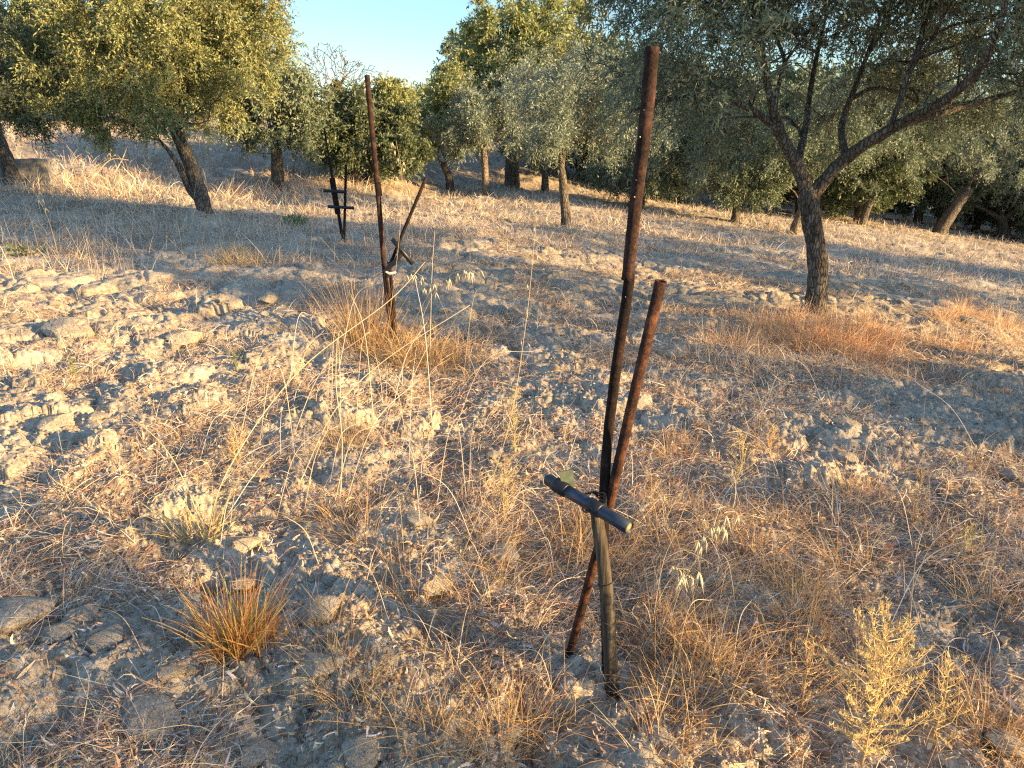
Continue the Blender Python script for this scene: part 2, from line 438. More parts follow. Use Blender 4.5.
def field(name, n, r0, r1, ln, wd, elr, bend, pal, label, mfun=None, lift=0.0, k=4, angmax=0.74, curl=0.5, power=1.0):
    # points uniform in area, kept where there is litter
    N = int(n*3.2); r = np.sqrt(rng.uniform(r0**2, r1**2, N)) if power == 1 else np.exp(rng.uniform(np.log(r0), np.log(r1), N))
    a = rng.uniform(-angmax, angmax, N); x = np.sin(a)*r; y = np.cos(a)*r
    m = litter(x, y) if mfun is None else mfun(x, y)
    # clumping
    f1, f2, c = worley(x*4.5, y*4.5, 91)
    m = m*(0.45+1.1*np.exp(-(f1*2.4)**2))
    keep = rng.random(N) < m**1.3; x = x[keep][:n]; y = y[keep][:n]; n = len(x)
    z = H(x, y) + lift*rng.random(n)
    L = ln[0] + (ln[1]-ln[0])*rng.random(n)**1.8; d = np.hypot(x, y)
    W = (wd[0]*.7 + (wd[1]*1.15-wd[0]*.7)*rng.random(n)**2.2)*(1+0.14*d)
    # clumps share a lean
    gaz = 6.28*hsh(np.floor(x*2.2), np.floor(y*2.2), 5)
    az = gaz + rng.normal(size=n)*1.3
    el = R(elr[0]) + (R(elr[1])-R(elr[0]))*rng.random(n)**1.5
    V, F, C = ribbons(np.stack([x, y, z], -1), L, W, az, el, bend[0]+(bend[1]-bend[0])*rng.random(n), scol(n, pal), k=k, curl=curl)
    # keep lying straw from sinking below the soil
    zz = H(V[:, 0], V[:, 1]) + 0.002
    V[:, 2] = np.maximum(V[:, 2], zz + 0.006*rng.random(len(V)))
    o = link(name, np_mesh(name, V, F, True, col=C), MAT_STRAW)
    return tag(o, label, "dry grass", kind='stuff')
PAL = [3,3,2.2,2.6,2,2,1]
PAL_G = [1,2,.6,.8,3,3,1]
field("dry_grass", 52000, 1.25, 5.5, (.02,.17), (.0009,.0024), (0,35), (-.4,1.4), PAL, "matted dry straw and broken stems over the near ground", lift=.02, power=2, curl=1.0)
field("dry_grass", 15000, 1.25, 6.5, (.05,.24), (.0010,.0021), (15,85), (0,2.2), PAL, "thin standing dry grass blades over the near ground", power=2, curl=.9)
field("dry_grass", 26000, 1.25, 6.0, (.012,.06), (.003,.008), (-5,70), (-1.5,2.5), [1,1,2.5,3.5,2,3,1.5], "curled brown dead leaves and husks among the straw", lift=.015, k=3, power=2, curl=1.2, mfun=lambda x, y: .3+.6*litter(x, y))
field("dry_grass", 75000, 5.0, 13, (.04,.19), (.0012,.0024), (3,80), (0,1.6), PAL, "low dry grass over the middle ground", k=3, power=2)
field("dry_grass", 16000, 16, 25, (.12,.5), (.0025,.005), (45,90), (0,1.2), PAL, "tall dry grass on the bank behind the left trees", k=3, power=2, mfun=lambda x, y: sstep(-2.5, -4, x)*sstep(-17,-14,x)*(.5+fbm(x*.5,y*.5,8,2)))
field("dry_grass", 3800, 8.5, 15, (.12,.5), (.0012,.0024), (60,90), (0,.7), [3,3,1.3,1,3,1,2], "fine whitish standing grass before the leaning tree", k=3, power=2, mfun=lambda x, y: sstep(.1, -1.2, x)*(.25+litter(x,y)))
field("dry_grass", 80000, 11, 34, (.06,.28), (.0015,.0035), (20,88), (0,1.0), PAL_G, "faded dry grass over the far slope", k=3, power=2, mfun=lambda x, y: 0.2+0.6*litter(x, y))

def crumbs(n, r0, r1, sz):
    """angular clay crumbs, each a squashed jittered octahedron"""
    N = n*2; r = np.exp(rng.uniform(np.log(r0), np.log(r1), N)); a = rng.uniform(-.74, .74, N); x = np.sin(a)*r; y = np.cos(a)*r
    keep = rng.random(N) < (1.15-litter(x, y))*(.35+.65*(noise(x*3, y*3, 66) > -.1)); x = x[keep][:n]; y = y[keep][:n]; n = len(x)
    S = (sz[0]+(sz[1]-sz[0])*rng.random(n)**5)*(1+.12*np.hypot(x, y)); z = H(x, y)+S*.15
    o = np.array([[1,0,0],[-1,0,0],[0,1,0],[0,-1,0],[0,0,1],[0,0,-1],[.7,.7,.4],[-.7,-.6,.5]], float)[:6]
    V = o[None]*(1+.35*rng.normal(size=(n, 6, 3))*.5) + .12*rng.normal(size=(n, 6, 3)); th = rng.random(n)*6.28; c, s_ = np.cos(th)[:, None], np.sin(th)[:, None]
    V = np.stack([V[..., 0]*c-V[..., 1]*s_, V[..., 0]*s_+V[..., 1]*c, V[..., 2]*.7], -1)*S[:, None, None] + np.stack([x, y, z], -1)[:, None]
    f = np.array([[0,2,4],[2,1,4],[1,3,4],[3,0,4],[2,0,5],[1,2,5],[3,1,5],[0,3,5]]); F = (f[None]+np.arange(n)[:, None, None]*6).reshape(-1, 3)
    o = link("clay_crumbs", np_mesh("clay_crumbs", V.reshape(-1, 3), F, False), MAT_GROUND2); tag(o, "fine dry clay crumbs and grit strewn over the soil", "soil crumbs", kind='stuff')
MAT_GROUND2 = clay_mat("clay_crumb", False)
crumbs(50000, 1.25, 6.5, (.0015, .010))

# ------------------------------------------------------------------ trees
def skeleton(trunk, limbs, ells, ntar, step=0.18, seed=0, w=0.45, lift=0.5, shell=0.55):
    """grow branches from the trunk and limbs to points spread through the crown"""
    rg = np.random.default_rng(seed)
    pos = []; par = []; plen = []; fixed = []
    def add(p, q, fr):
        pos.append(np.array(p, float)); par.append(q)
        plen.append(0 if q < 0 else plen[q] + np.linalg.norm(pos[-1]-pos[q])); fixed.append(fr); return len(pos)-1
    last = -1; pts = curve([t[:3] for t in trunk], 5); rr = np.interp(np.linspace(0, 1, len(pts)), np.linspace(0, 1, len(trunk)), [t[3] for t in trunk])
    for p, r in zip(pts, rr): last = add(p, last, r)
    for lm in limbs:
        pts = curve([t[:3] for t in lm], 5); rr = np.interp(np.linspace(0, 1, len(pts)), np.linspace(0, 1, len(lm)), [t[3] for t in lm])
        q = int(np.argmin([np.linalg.norm(x-pts[0]) for x in pos])); start = 0 if np.linalg.norm(pos[q]-pts[0]) > 0.02 else 1
        for p, r in zip(pts[start:], rr[start:]): q = add(p, q, r)
    hub = pos[last if not limbs else 4*1]
    cs = []; wt = np.array([e[3] if len(e) > 3 else e[1][0]*e[1][1]*e[1][2] for e in ells], float); wt /= wt.sum()
    for i in range(ntar):
        e = ells[rg.choice(len(ells), p=wt)]
        d = rg.normal(size=3); d /= np.linalg.norm(d); rad = shell + (1-shell)*rg.random() if rg.random() < 0.72 else rg.random()**0.5
        rad *= 1 + 0.18*float(noise(d[0]*2.1+seed, d[1]*2.1+d[2]*1.7, seed+2))
        cs.append(np.array(e[0]) + d*rad*np.array(e[1]))
    cs = np.array(cs); top = pos[last]
    order = np.argsort(np.linalg.norm(cs-top, axis=1)); tips = []
    nfix = len(pos); ntr = 5*(len(trunk)-1)
    PA = np.zeros((ntar*30+nfix+10, 3)); LA = np.zeros(len(PA)); PA[:nfix] = pos; LA[:nfix] = plen
    ok = np.ones(len(PA), bool); ok[:max(0, int(ntr*0.75))] = False
    for ti in order:
        t = cs[ti]; n = len(pos)
        dd = np.linalg.norm(PA[:n]-t, axis=1); cost = dd + w*LA[:n] + 1e3*(~ok[:n])
        q = int(np.argmin(cost)); a = pos[q]; L = dd[q]
        if L < 0.05: tips.append(q); continue
        d0 = a - pos[par[q]] if par[q] >= 0 else np.array([0, 0, 1.0]); d0 = d0/max(np.linalg.norm(d0), 1e-6)
        c = a + (d0*0.6 + np.array([0, 0, lift*0.4]) + rg.normal(size=3)*0.22)*L*0.5
        k = min(25, max(2, int(L/step)))
        for s in np.arange(1, k+1)/k:
            p = (1-s)**2*a + 2*s*(1-s)*c + s*s*t + (rg.normal(size=3)*0.015 if s < 1 else 0)
            q = add(p, q, 0); PA[q] = p; LA[q] = plen[q]
        tips.append(q)
    pos = np.array(pos); par = np.array(par); n = len(pos)
    acc = np.zeros(n); tipr = 0.0035; pw = 2.35
    nch = np.bincount(par[par >= 0], minlength=n); acc[nch == 0] = tipr**pw
    for i in range(n-1, 0, -1): acc[par[i]] += acc[i]
    rad = acc**(1/pw); fx = np.array(fixed); rad = np.where(fx > 0, fx, np.minimum(rad, 0.75*fx.max()))
    for i in range(nfix, n): rad[i] = min(rad[i], rad[par[i]]*0.95)
    return pos, par, rad, np.array(tips), nfix
def wood(acc, pos, par, rad, thick=0.011, tw=0.0):
    n = len(pos); ch = [[] for _ in range(n)]
    for i in range(1, n): ch[par[i]].append(i)
    stack = [(0, [0])]; thin = []
    while stack:
        i, chain = stack.pop()
        while ch[i]:
            c = sorted(ch[i], key=lambda q: -rad[q])
            for o in c[1:]:
                stack.append((o, [i, o]))
            i = c[0]; chain.append(i)
        if len(chain) < 2: continue
        rr = rad[chain].copy(); rr[0] = min(rr[0], rr[1]*1.25)
        if chain[0] == 0: rr[0] = rad[0]
        m = rr > thick; k = len(rr) if m.all() else int(np.argmin(m))
        if k >= 2:
            tube(acc, pos[chain[:k+1]] if k < len(rr) else pos[chain], rr[:k+1] if k < len(rr) else rr, n=12 if rr[0] > .05 else 6, wob=0.05 if rr[0] > .05 else 0.02)
            thin += list(zip(chain[k-1:-1], chain[k:]))
        else: thin += list(zip(chain[:-1], chain[1:]))
    if thin:
        e = np.array(thin); a = pos[e[:, 0]]; b = pos[e[:, 1]]
        sticks(acc, a, b, np.maximum(np.minimum(rad[e[:, 0]], rad[e[:, 1]]*1.3), tw), np.maximum(rad[e[:, 1]], tw))
def sticks(acc, a, b, ra, rb, c=None):
    d = nrm(b-a); ref = np.where(np.abs(d[:, 2:3]) < 0.9, np.array([[0, 0, 1.0]]), np.array([[1.0, 0, 0]]))
    u = nrm(np.cross(d, ref)); v = np.cross(d, u); n = len(a); V = []
    for p, r in ((a, ra), (b, rb)):
        for k in range(3):
            t = k*2*math.pi/3; V.append(p + (u*math.cos(t) + v*math.sin(t))*np.asarray(r).reshape(-1, 1))
    V = np.stack(V, 1).reshape(-1, 3); i = np.arange(n)*6
    F = np.concatenate([np.stack([i+k, i+(k+1) % 3, i+3+(k+1) % 3, i+3+k], -1) for k in range(3)])
    acc.add(V, F, None if c is None else np.repeat(c, 6, axis=0))
def leafset(org, tdir, tlen, per, ll, lw, rg, droop=0.25, detailed=False):
    """narrow leaves in pairs along short twigs"""
    n = len(org); t = (np.arange(per)[None] + rg.random((n, per))*0.8)/per
    cen = org[:, None] + tdir[:, None]*(tlen[:, None]*t)[..., None]
    cen[..., 2] -= droop*(tlen[:, None]*t*t)
    rnd = nrm(rg.normal(size=(n, per, 3)))
    D = nrm(tdir[:, None]*0.75 + rnd*0.9 + np.array([0, 0, -0.12]))
    W = nrm(np.cross(D, nrm(rg.normal(size=(n, per, 3)) + np.array([0, 0, 0.8]))))
    N = np.cross(W, D); N = np.where(N[..., 2:3] < 0, -N, N); W = np.cross(D, N)
    L = (ll*(0.6 + 0.7*rg.random((n, per))))[..., None]; w = (lw*(0.7 + 0.6*rg.random((n, per))))[..., None]*0.5
    c = cen.reshape(-1, 3); D = D.reshape(-1, 3); W = W.reshape(-1, 3); N = N.reshape(-1, 3); L = L.reshape(-1, 1); w = w.reshape(-1, 1)
    if detailed:
        P6 = [c, c+D*L*.3+W*w, c+D*L*.72+W*w*.8-N*L*.04, c+D*L-N*L*.08, c+D*L*.72-W*w*.8-N*L*.04, c+D*L*.3-W*w]
        V = np.stack(P6, 1).reshape(-1, 3); i = np.arange(len(c))*6
        F = np.concatenate([np.stack([i, i+1, i+2, i+3], -1), np.stack([i, i+3, i+4, i+5], -1)]); k = 6
    else:
        V = np.stack([c, c+D*L*.45+W*w, c+D*L-N*L*.05, c+D*L*.45-W*w], 1).reshape(-1, 3); i = np.arange(len(c))*4
        F = np.stack([i, i+1, i+2, i+3], -1); k = 4
    r = np.repeat(np.clip(rg.random((n, 1))*0.6 + rg.random((n, per))*0.45, 0, 1).reshape(-1), k)
    return V, F, r
def tree(name, trunk, limbs, ells, ntar, ntw, per, ll, lw, leafm, barkm, label, cat="tree", group=None, seed=1, droop=0.3,
         tl=(.15,.38), detailed=False, show_twigs=False, step=0.18, thick=0.011, lift=0.5, bare=0.0, shell=0.55, gaps=0.08, tw=0.0):
    rg = np.random.default_rng(seed)
    base = Vector(trunk[0][:3]); o = empty(name, base); b = np.array(base)
    trunk = [(p[0]-b[0], p[1]-b[1], p[2]-b[2], p[3]) for p in trunk]
    limbs = [[(p[0]-b[0], p[1]-b[1], p[2]-b[2], p[3]) for p in l] for l in limbs]
    ells = [tuple([tuple(np.array(e[0])-b)] + list(e[1:])) for e in ells]
    pos, par, rad, tips, nfix = skeleton(trunk, limbs, ells, ntar, step, seed, lift=lift, shell=shell)
    acc = Acc()
    # flare at the foot
    wood(acc, pos, par, rad, thick, tw)
    if ntw:
        cand = np.concatenate([tips, tips, np.nonzero((rad < 0.009) & (np.arange(len(pos)) > nfix))[0]])
        g = noise(pos[cand, 0]*1.9+seed, pos[cand, 1]*1.5+pos[cand, 2]*2.6, seed)   # open gaps in the foliage
        cand = cand[g > -gaps]
        pick = rg.choice(cand, ntw); org = pos[pick] + rg.normal(size=(ntw, 3))*0.03
        cen = np.mean([e[0] for e in ells], axis=0)
        td = nrm(nrm(org-cen)*0.45 + rg.normal(size=(ntw, 3))*0.6 + np.array([0, 0, 0.15-droop]))
        tlen = tl[0] + (tl[1]-tl[0])*rg.random(ntw)
        V, F, r = leafset(org, td, tlen, per, ll, lw, rg, droop, detailed)
        if show_twigs:
            mid = org + td*(tlen*0.5)[:, None]; mid[:, 2] -= droop*tlen*.25
            end = org + td*(tlen*0.95)[:, None]; end[:, 2] -= droop*tlen
            sticks(acc, org, mid, np.full(ntw, .0022), np.full(ntw, .0018)); sticks(acc, mid, end, np.full(ntw, .0018), np.full(ntw, .001))
        cr = link("crown", np_mesh("crown", V, F, False, {'rnd': r}), leafm, o)
    link("trunk", acc.mesh("trunk"), barkm, o)
    tag(o, label, cat, group)
    return o
def copy_tree(o, loc, rz, sc, label, group=None):
    c = o.copy(); COL.objects.link(c); c.location = loc; c.rotation_euler = (0, 0, rz); c.scale = sc; c['label'] = label
    if group: c['group'] = group
    for ch in list(o.children):
        d = ch.copy(); COL.objects.link(d); d.parent = c
    return c
def PR(px, py, Y, r): return (*P(px, py, Y), r)
def v3(v): return (v[0], v[1], v[2])

# ---- the near olive on the right
g = G(815, 314); YJ = g.y; print("near olive", g)
tree("olive_tree",
     [(g.x, YJ, g.z-.1, .15), (g.x, YJ, g.z+.08, .112), PR(818,262,YJ,.094), PR(811,218,YJ,.092), PR(808,190,YJ,.10)],
     [[PR(810,196,YJ,.075), PR(797,165,YJ-.05,.06), PR(780,132,YJ-.1,.052), PR(771,100,YJ-.2,.035), PR(762,50,YJ-.3,.026), PR(758,-30,YJ-.4,.018)],
      [PR(780,132,YJ-.1,.038), PR(745,106,YJ-.2,.030), PR(700,97,YJ-.3,.024), PR(660,101,YJ-.35,.018), PR(630,112,YJ-.3,.012)],
      [PR(797,165,YJ-.05,.04), PR(806,125,YJ+.3,.032), PR(812,80,YJ+.5,.024), PR(826,15,YJ+.7,.015)],
      [PR(812,195,YJ,.07), PR(846,158,YJ-.15,.055), PR(898,125,YJ-.5,.048), PR(945,100,YJ-.9,.038), PR(985,60,YJ-1.2,.028), PR(1010,-10,YJ-1.5,.018)],
      [PR(846,158,YJ-.15,.04), PR(842,125,YJ+.2,.033), PR(858,80,YJ+.4,.024), PR(880,20,YJ+.6,.015)],
      [PR(898,125,YJ-.5,.035), PR(960,108,YJ+.1,.028), PR(1040,85,YJ+.4,.02)]],
     [((g.x-.2, YJ-.1, 3.5), (2.6, 1.9, .9), 3.0), ((g.x-1.45, YJ-.1, 2.3), (1.0, 1.3, .72), 3.2), ((g.x-.3, YJ+.3, 2.75), (1.9, 1.5, .5), 3.4),
      ((g.x+1.5, YJ-.9, 2.35), (1.2, .9, .6), 3.0), ((g.x+2.0, YJ+.9, 2.3), (1.3, 1.2, .85), 2.2), ((g.x-1.0, YJ+1.7, 1.85), (.95, .6, .75), 1.6), ((g.x+1.2, YJ+1.9, 2.0), (1.0, .6, .6), 1.2)],
     1400, 13500, 14, .055, .0125, LEAF_OLIVE, BARK_OLIVE, "nearest olive tree, its dark forked trunk standing in golden grass right of the stakes", "olive tree",
     seed=11, gaps=.3, detailed=True, show_twigs=True, thick=.008)
# low leafy suckers hanging on the left of it
# ---- middle olive with a slim trunk behind the tall stake
def simple_tree(name, bx, by, tops, r0, ells_px, ntar, ntw, per, ll, lw, leafm, barkm, label, group=None, seed=1, limbs=None, **kw):
    """bx,by pixel of the foot; tops = pixel points up the trunk; ells in (px, py, depth offset, rx, ry, rz) """
    g = G(bx, by, False); Y = g.y
    tr = [(g.x, g.y, g.z-.15, r0*1.2), (g.x, g.y, g.z+.08, r0*1.05)] + [PR(px, py, Y, r0*(1-.25*(i+1)/len(tops))) for i, (px, py) in enumerate(tops)]
    el = []
    for (px, py, dy, rx, ry, rz) in ells_px:
        c = P(px, py, Y+dy); k = (Y+dy)/FPX*1.02
        el.append((v3(c), (rx*k, ry*k, rz*k)))
    lb = []
    for l in (limbs or []):
        lb.append([PR(px, py, Y+dy, r) for (px, py, dy, r) in l])
    print(label[:40], 'Y', round(Y, 1), 'x', round(g.x, 1), 'z', round(g.z, 2))
    return tree(name, tr, lb, el, ntar, ntw, per, ll, lw, leafm, barkm, label, "olive tree" if "olive" in name else "tree", group, seed, step=.25, **kw)
simple_tree("olive_tree", 566, 226, [(564,195),(561,165)], .09, [(575,95,0,62,60,42), (620,115,.5,48,50,40), (545,120,-.5,40,40,32)],
            420, 4200, 11, .062, .017, LEAF_GREY, BARK_OLIVE, "silvery olive tree with a slim straight trunk just left of the tall stake", seed=21)
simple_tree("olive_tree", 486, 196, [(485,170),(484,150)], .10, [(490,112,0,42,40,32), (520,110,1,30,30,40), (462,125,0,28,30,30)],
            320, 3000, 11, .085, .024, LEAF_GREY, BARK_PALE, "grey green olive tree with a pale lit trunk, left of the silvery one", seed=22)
simple_tree("olive_tree", 545, 191, [(545,178),(543,165)], .11, [(540,110,0,60,50,40), (540,60,0,45,45,40)],
            300, 2600, 10, .10, .03, LEAF_OLIVE, BARK_OLIVE, "small forked olive tree between the two silvery grey crowns", seed=23)
simple_tree("tall_tree", 512, 186, [(512,150),(512,110)], .22, [(505,45,0,48,45,48), (535,55,0,40,40,55), (470,80,0,28,30,28), (560,20,2,35,40,30)],
            450, 3800, 11, .12, .042, LEAF_YEL, BARK_OLIVE, "tall sunlit yellow green tree rising highest against the open sky", seed=24, gaps=.15)
simple_tree("olive_tree", 450, 190, [(449,178),(444,166)], .11, [(440,115,0,34,34,38), (420,130,0,18,20,24), (455,95,0,24,24,28)],
            260, 2300, 10, .09, .03, LEAF_YEL, BARK_OLIVE, "yellow green olive tree at the right of the open sky gap, low forked trunk", seed=25, gaps=.15)
# ---- left group
simple_tree("olive_tree", 205, 214, [(196,180),(184,150),(174,128)], .125, [(165,0,0,110,95,95), (95,60,-.2,62,60,62), (226,62,.5,40,45,58), (150,112,-.3,75,50,26), (196,0,.3,52,55,60)],
            1000, 10500, 13, .06, .02, LEAF_YEL, BARK_OLIVE, "large leaning olive tree with sunlit yellow green foliage, its trunk tilted left", seed=26, thick=.012,
            limbs=[[(200,200,0,.08),(190,190,-.05,.06),(180,168,-.1,.05),(168,150,-.2,.03)]], gaps=.12, show_twigs=True)
simple_tree("olive_tree", 278, 188, [(277,165),(276,148)], .15, [(275,105,0,48,45,36), (245,110,0,30,30,35), (300,125,0,24,25,25), (262,60,1,28,30,38)],
            380, 4000, 11, .09, .03, LEAF_OLIVE, BARK_OLIVE, "green olive tree with a thick short trunk right of the leaning one", seed=27)
simple_tree("olive_tree", 14, 186, [(8,165),(-2,140),(-8,120)], .16, [(5,65,-3,60,60,58), (-60,50,-2,70,70,70), (35,100,-3,30,30,28)],
            450, 5200, 12, .062, .018, LEAF_DARK, BARK_OLIVE, "dark green olive tree cut by the left edge of the view", seed=28, show_twigs=True)
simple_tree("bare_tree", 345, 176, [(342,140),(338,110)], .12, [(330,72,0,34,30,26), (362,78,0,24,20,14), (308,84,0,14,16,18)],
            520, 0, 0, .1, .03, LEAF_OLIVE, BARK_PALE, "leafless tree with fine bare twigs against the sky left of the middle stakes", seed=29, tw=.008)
simple_tree("round_bush", 358, 182, [(357,172),(356,165)], .12, [(360,130,0,40,40,32), (392,132,0,24,26,28), (335,142,0,22,24,24), (395,152,0,28,28,20)],
            420, 3500, 11, .10, .035, LEAF_DARK, BARK_OLIVE, "big rounded bush behind the middle stakes with a yellowish top", seed=30)
simple_tree("tall_tree", 372, 178, [(372,150),(370,120)], .15, [(348,106,0,24,30,18), (392,104,0,20,26,24)],
            260, 2300, 10, .11, .04, LEAF_YEL, BARK_OLIVE, "yellow leaved tree just behind the rounded bush", seed=31)
# ---- right background trunks
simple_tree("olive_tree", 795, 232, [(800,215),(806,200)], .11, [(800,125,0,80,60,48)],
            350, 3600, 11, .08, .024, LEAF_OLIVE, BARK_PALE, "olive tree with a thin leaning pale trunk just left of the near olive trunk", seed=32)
simple_tree("olive_tree", 862, 224, [(868,205),(873,188)], .13, [(870,140,0,70,60,42), (900,110,0,50,50,40)],
            350, 3600, 11, .09, .027, LEAF_OLIVE, BARK_OLIVE, "olive tree with a short dark forked trunk right of the near olive trunk", seed=33,
            limbs=[[(870,200,0,.07),(858,185,0,.05),(850,165,0,.03)]])
simple_tree("olive_tree", 940, 232, [(952,212),(968,190)], .2, [(985,120,0,80,60,60), (930,135,0,50,50,38)],
            420, 4500, 11, .085, .025, LEAF_GREY, BARK_OLIVE, "olive tree with a thick trunk leaning right near the right edge", seed=34)
simple_tree("olive_tree", 1004, 238, [(1003,226),(1002,218)], .18, [(1000,185,0,70,60,24), (1030,130,1,60,50,50)],
            350, 3300, 11, .09, .027, LEAF_OLIVE, BARK_OLIVE, "low spreading olive tree at the right edge, branching close to the ground", seed=35,
            limbs=[[(1002,220,0,.09),(985,210,0,.06),(968,203,0,.04)], [(1002,220,0,.09),(1020,208,0,.06),(1040,200,0,.04)]])
simple_tree("olive_tree", 735, 222, [(737,208),(738,195)], .1, [(735,165,0,50,45,40), (700,140,1,45,40,40)],
            320, 3300, 11, .085, .026, LEAF_OLIVE, BARK_OLIVE, "olive tree in the gap right of the tall stake, lit yellow in places", seed=36)
simple_tree("olive_tree", 640, 205, [(640,190),(641,178)], .12, [(640,150,0,60,50,44), (670,100,1,50,50,40)],
            320, 3300, 11, .10, .03, LEAF_OLIVE, BARK_OLIVE, "shaded olive tree directly behind the tall rusty stake", seed=37)

# ---- far tree line
def far_tree(leafm, seed, label):
    rg = np.random.default_rng(seed)
    return tree("dense_tree", [(0,0,-.3,.2), (0,0,.5,.17), (.1,.1,1.5,.12)], [], [((0,0,2.6), (2.4,2.2,2.2)), ((1.1,.3,1.9), (1.6,1.5,1.6)), ((-1.2,0,1.6), (1.5,1.5,1.4))],
                420, 4200, 10, .15, .06, leafm, BARK_OLIVE, label, "tree", "trees of the far tree line", seed, step=.35, gaps=.6)
FARL = ["dark green tree in the dense line behind the grove", "dull green tree in the dense line behind the grove", "sunlit yellowish tree in the dense line behind the grove"]
FT = [far_tree(LEAF_DARK, 51, FARL[0]), far_tree(LEAF_OLIVE, 52, FARL[1]), far_tree(LEAF_YEL, 53, FARL[2])]  # the yellow kind carries backlit foliage in its leaf colour
spots = []
random.seed(9)
for px in range(-120, 1200, 46):
    kind = 2 if 200 < px < 260 or 660 < px < 700 else random.choice([0, 1, 1, 2])
    Y = random.uniform(29, 37); spots.append((px + random.uniform(-12, 12), Y, kind, random.uniform(.3, .4) if 255 < px < 470 else random.uniform(.9, 1.2)))
for px in range(560, 1250, 60): spots.append((px, random.uniform(23, 27), random.choice([0, 1, 1, 2]), random.uniform(.6, .95)))
for i, (px, Y, k, s) in enumerate(spots):
    x = (px-512)/FPX*(Y*cp)*1.03; z = float(macro(x, Y)); o = FT[k]
    if k not in [q[2] for q in spots[:i]]:
        o.location = (x, Y, z); o.scale = (s, s, s); o.rotation_euler = (0, 0, random.uniform(0, 6))
    else: copy_tree(o, (x, Y, z-.1), random.uniform(0, 6), (s, s, s*random.uniform(.85, 1.1)), FARL[k])

# ---- added olives out of view, placed and scaled so their shadows dapple the ground
ST = tree("olive_tree", [(0,0,-.1,.13), (0,0,.6,.11), (.05,0,1.1,.1)], [], [((0,0,2.5), (1.7,1.7,1.2)), ((.9,.3,2.0), (1.1,1.1,.9)), ((-.9,-.2,1.9), (1.0,1.1,.8))],
          420, 3300, 11, .065, .02, LEAF_OLIVE, BARK_OLIVE, "added olive tree out of view, placed to shade the ground", "olive tree", "added shade olives out of view", 61, step=.3)
SHADE = [(7.3,-3.3,1.0), (8.3,4.0,1.36), (11,8,1.1), (15.5,10.5,1.25), (9,2.0,.68)]
for i, (x, y, s) in enumerate(SHADE):
    z = float(macro(x, y))
    if i == 0: ST.location = (x, y, z); ST.scale = (s, s, s)
    else: copy_tree(ST, (x, y, z), i*1.7, (s, s, s*(1.2 if i == 1 else 1)), ST['label'])
tree("olive_tree", [(19,-4.5,-2,.16), (19,-4.5,-.6,.15), (19.1,-4.5,.6,.13)], [], [((19,-4.5,3.1), (2.6,2.8,2.0)), ((19.5,-3.2,2.6), (1.6,1.9,1.4))],
     420, 2000, 10, .085, .026, LEAF_OLIVE, BARK_OLIVE, "added thin crowned olive tree out of view, placed to dapple the ground", "olive tree", "added shade olives out of view", 62, step=.35, gaps=.1)

# ------------------------------------------------------------------ stakes
def rust_mat(name, dark, mid, bright, rough=.95):
    m = M(name); m.b.inputs['Specular IOR Level'].default_value = .12
    a = m.tex("ShaderNodeTexNoise", 22, Detail=8, Roughness=.7); b = m.tex("ShaderNodeTexNoise", 160, Detail=5, Roughness=.7)
    c = m.ramp(a.outputs[0], [(.38, dark), (.5, mid), (.64, bright)])
    d = m.ramp(b.outputs[0], [(.35, (.55,.5,.5)), (.6, (1.1,1.05,1))])
    nb = m.bump(b.outputs[0], .9, .004); nb = m.bump(a.outputs[0], .7, .006, nb)
    return m.done(m.mix(1, c, d, 'MULTIPLY'), rough, nb)
RUST = rust_mat("rusted_iron", (.024,.017,.015), (.05,.031,.026), (.10,.056,.042))
RUST_DARK = rust_mat("dark_rusted_iron", (.014,.011,.011), (.025,.017,.015), (.055,.030,.022))
RUST_RED = rust_mat("red_rusted_iron", (.03,.019,.015), (.065,.034,.024), (.15,.066,.038))
def plain(name, c, rough=.5, spec=.3, bumpy=0):
    m = M(name); m.b.inputs['Specular IOR Level'].default_value = spec
    a = m.tex("ShaderNodeTexNoise", 60, Detail=6, Roughness=.7)
    cc = m.ramp(a.outputs[0], [(.3, tuple(x*.7 for x in c)), (.7, tuple(min(1, x*1.25) for x in c))])
    return m.done(cc, rough, m.bump(a.outputs[0], .3, .001) if bumpy else None)
BLACKP = plain("black_plastic", (.012,.013,.015), .45, .4); BLUEP = plain("weathered_dark_pipe", (.02,.03,.05), .4, .5)
INNER = plain("sunlit_bore_tint", (.40,.28,.13), .9, .1, 1); TAGM = plain("olive_plastic", (.14,.16,.09), .5)
WHITE = plain("white_paint", (.5,.48,.44), .8); WIREM = plain("dark_wire", (.05,.04,.035), .6)
def wood_mat():
    m = M("weathered_wood"); a = m.tex("ShaderNodeTexNoise", 55, Detail=8, Roughness=.65, stretch=(1.6, 1.6, .06))
    c = m.ramp(a.outputs[0], [(.32, (.022,.018,.014)), (.5, (.075,.06,.042)), (.72, (.15,.125,.085))])
    return m.done(c, .85, m.bump(a.outputs[0], .9, .006))
WOODM = wood_mat()
def rel(pts, b): return [tuple(np.array(p)-np.array(b)) for p in pts]
def part(name, pts, rad, mat, parent, n=16, hollow=0, wob=0, cap=True):
    a = Acc(); tube(a, rel(pts, parent.location), rad, n=n, hollow=hollow, wob=wob, cap=cap)
    return link(name, a.mesh(name), mat, parent)

g = G(606, 672); Y0 = g.y; print("near stake", g)
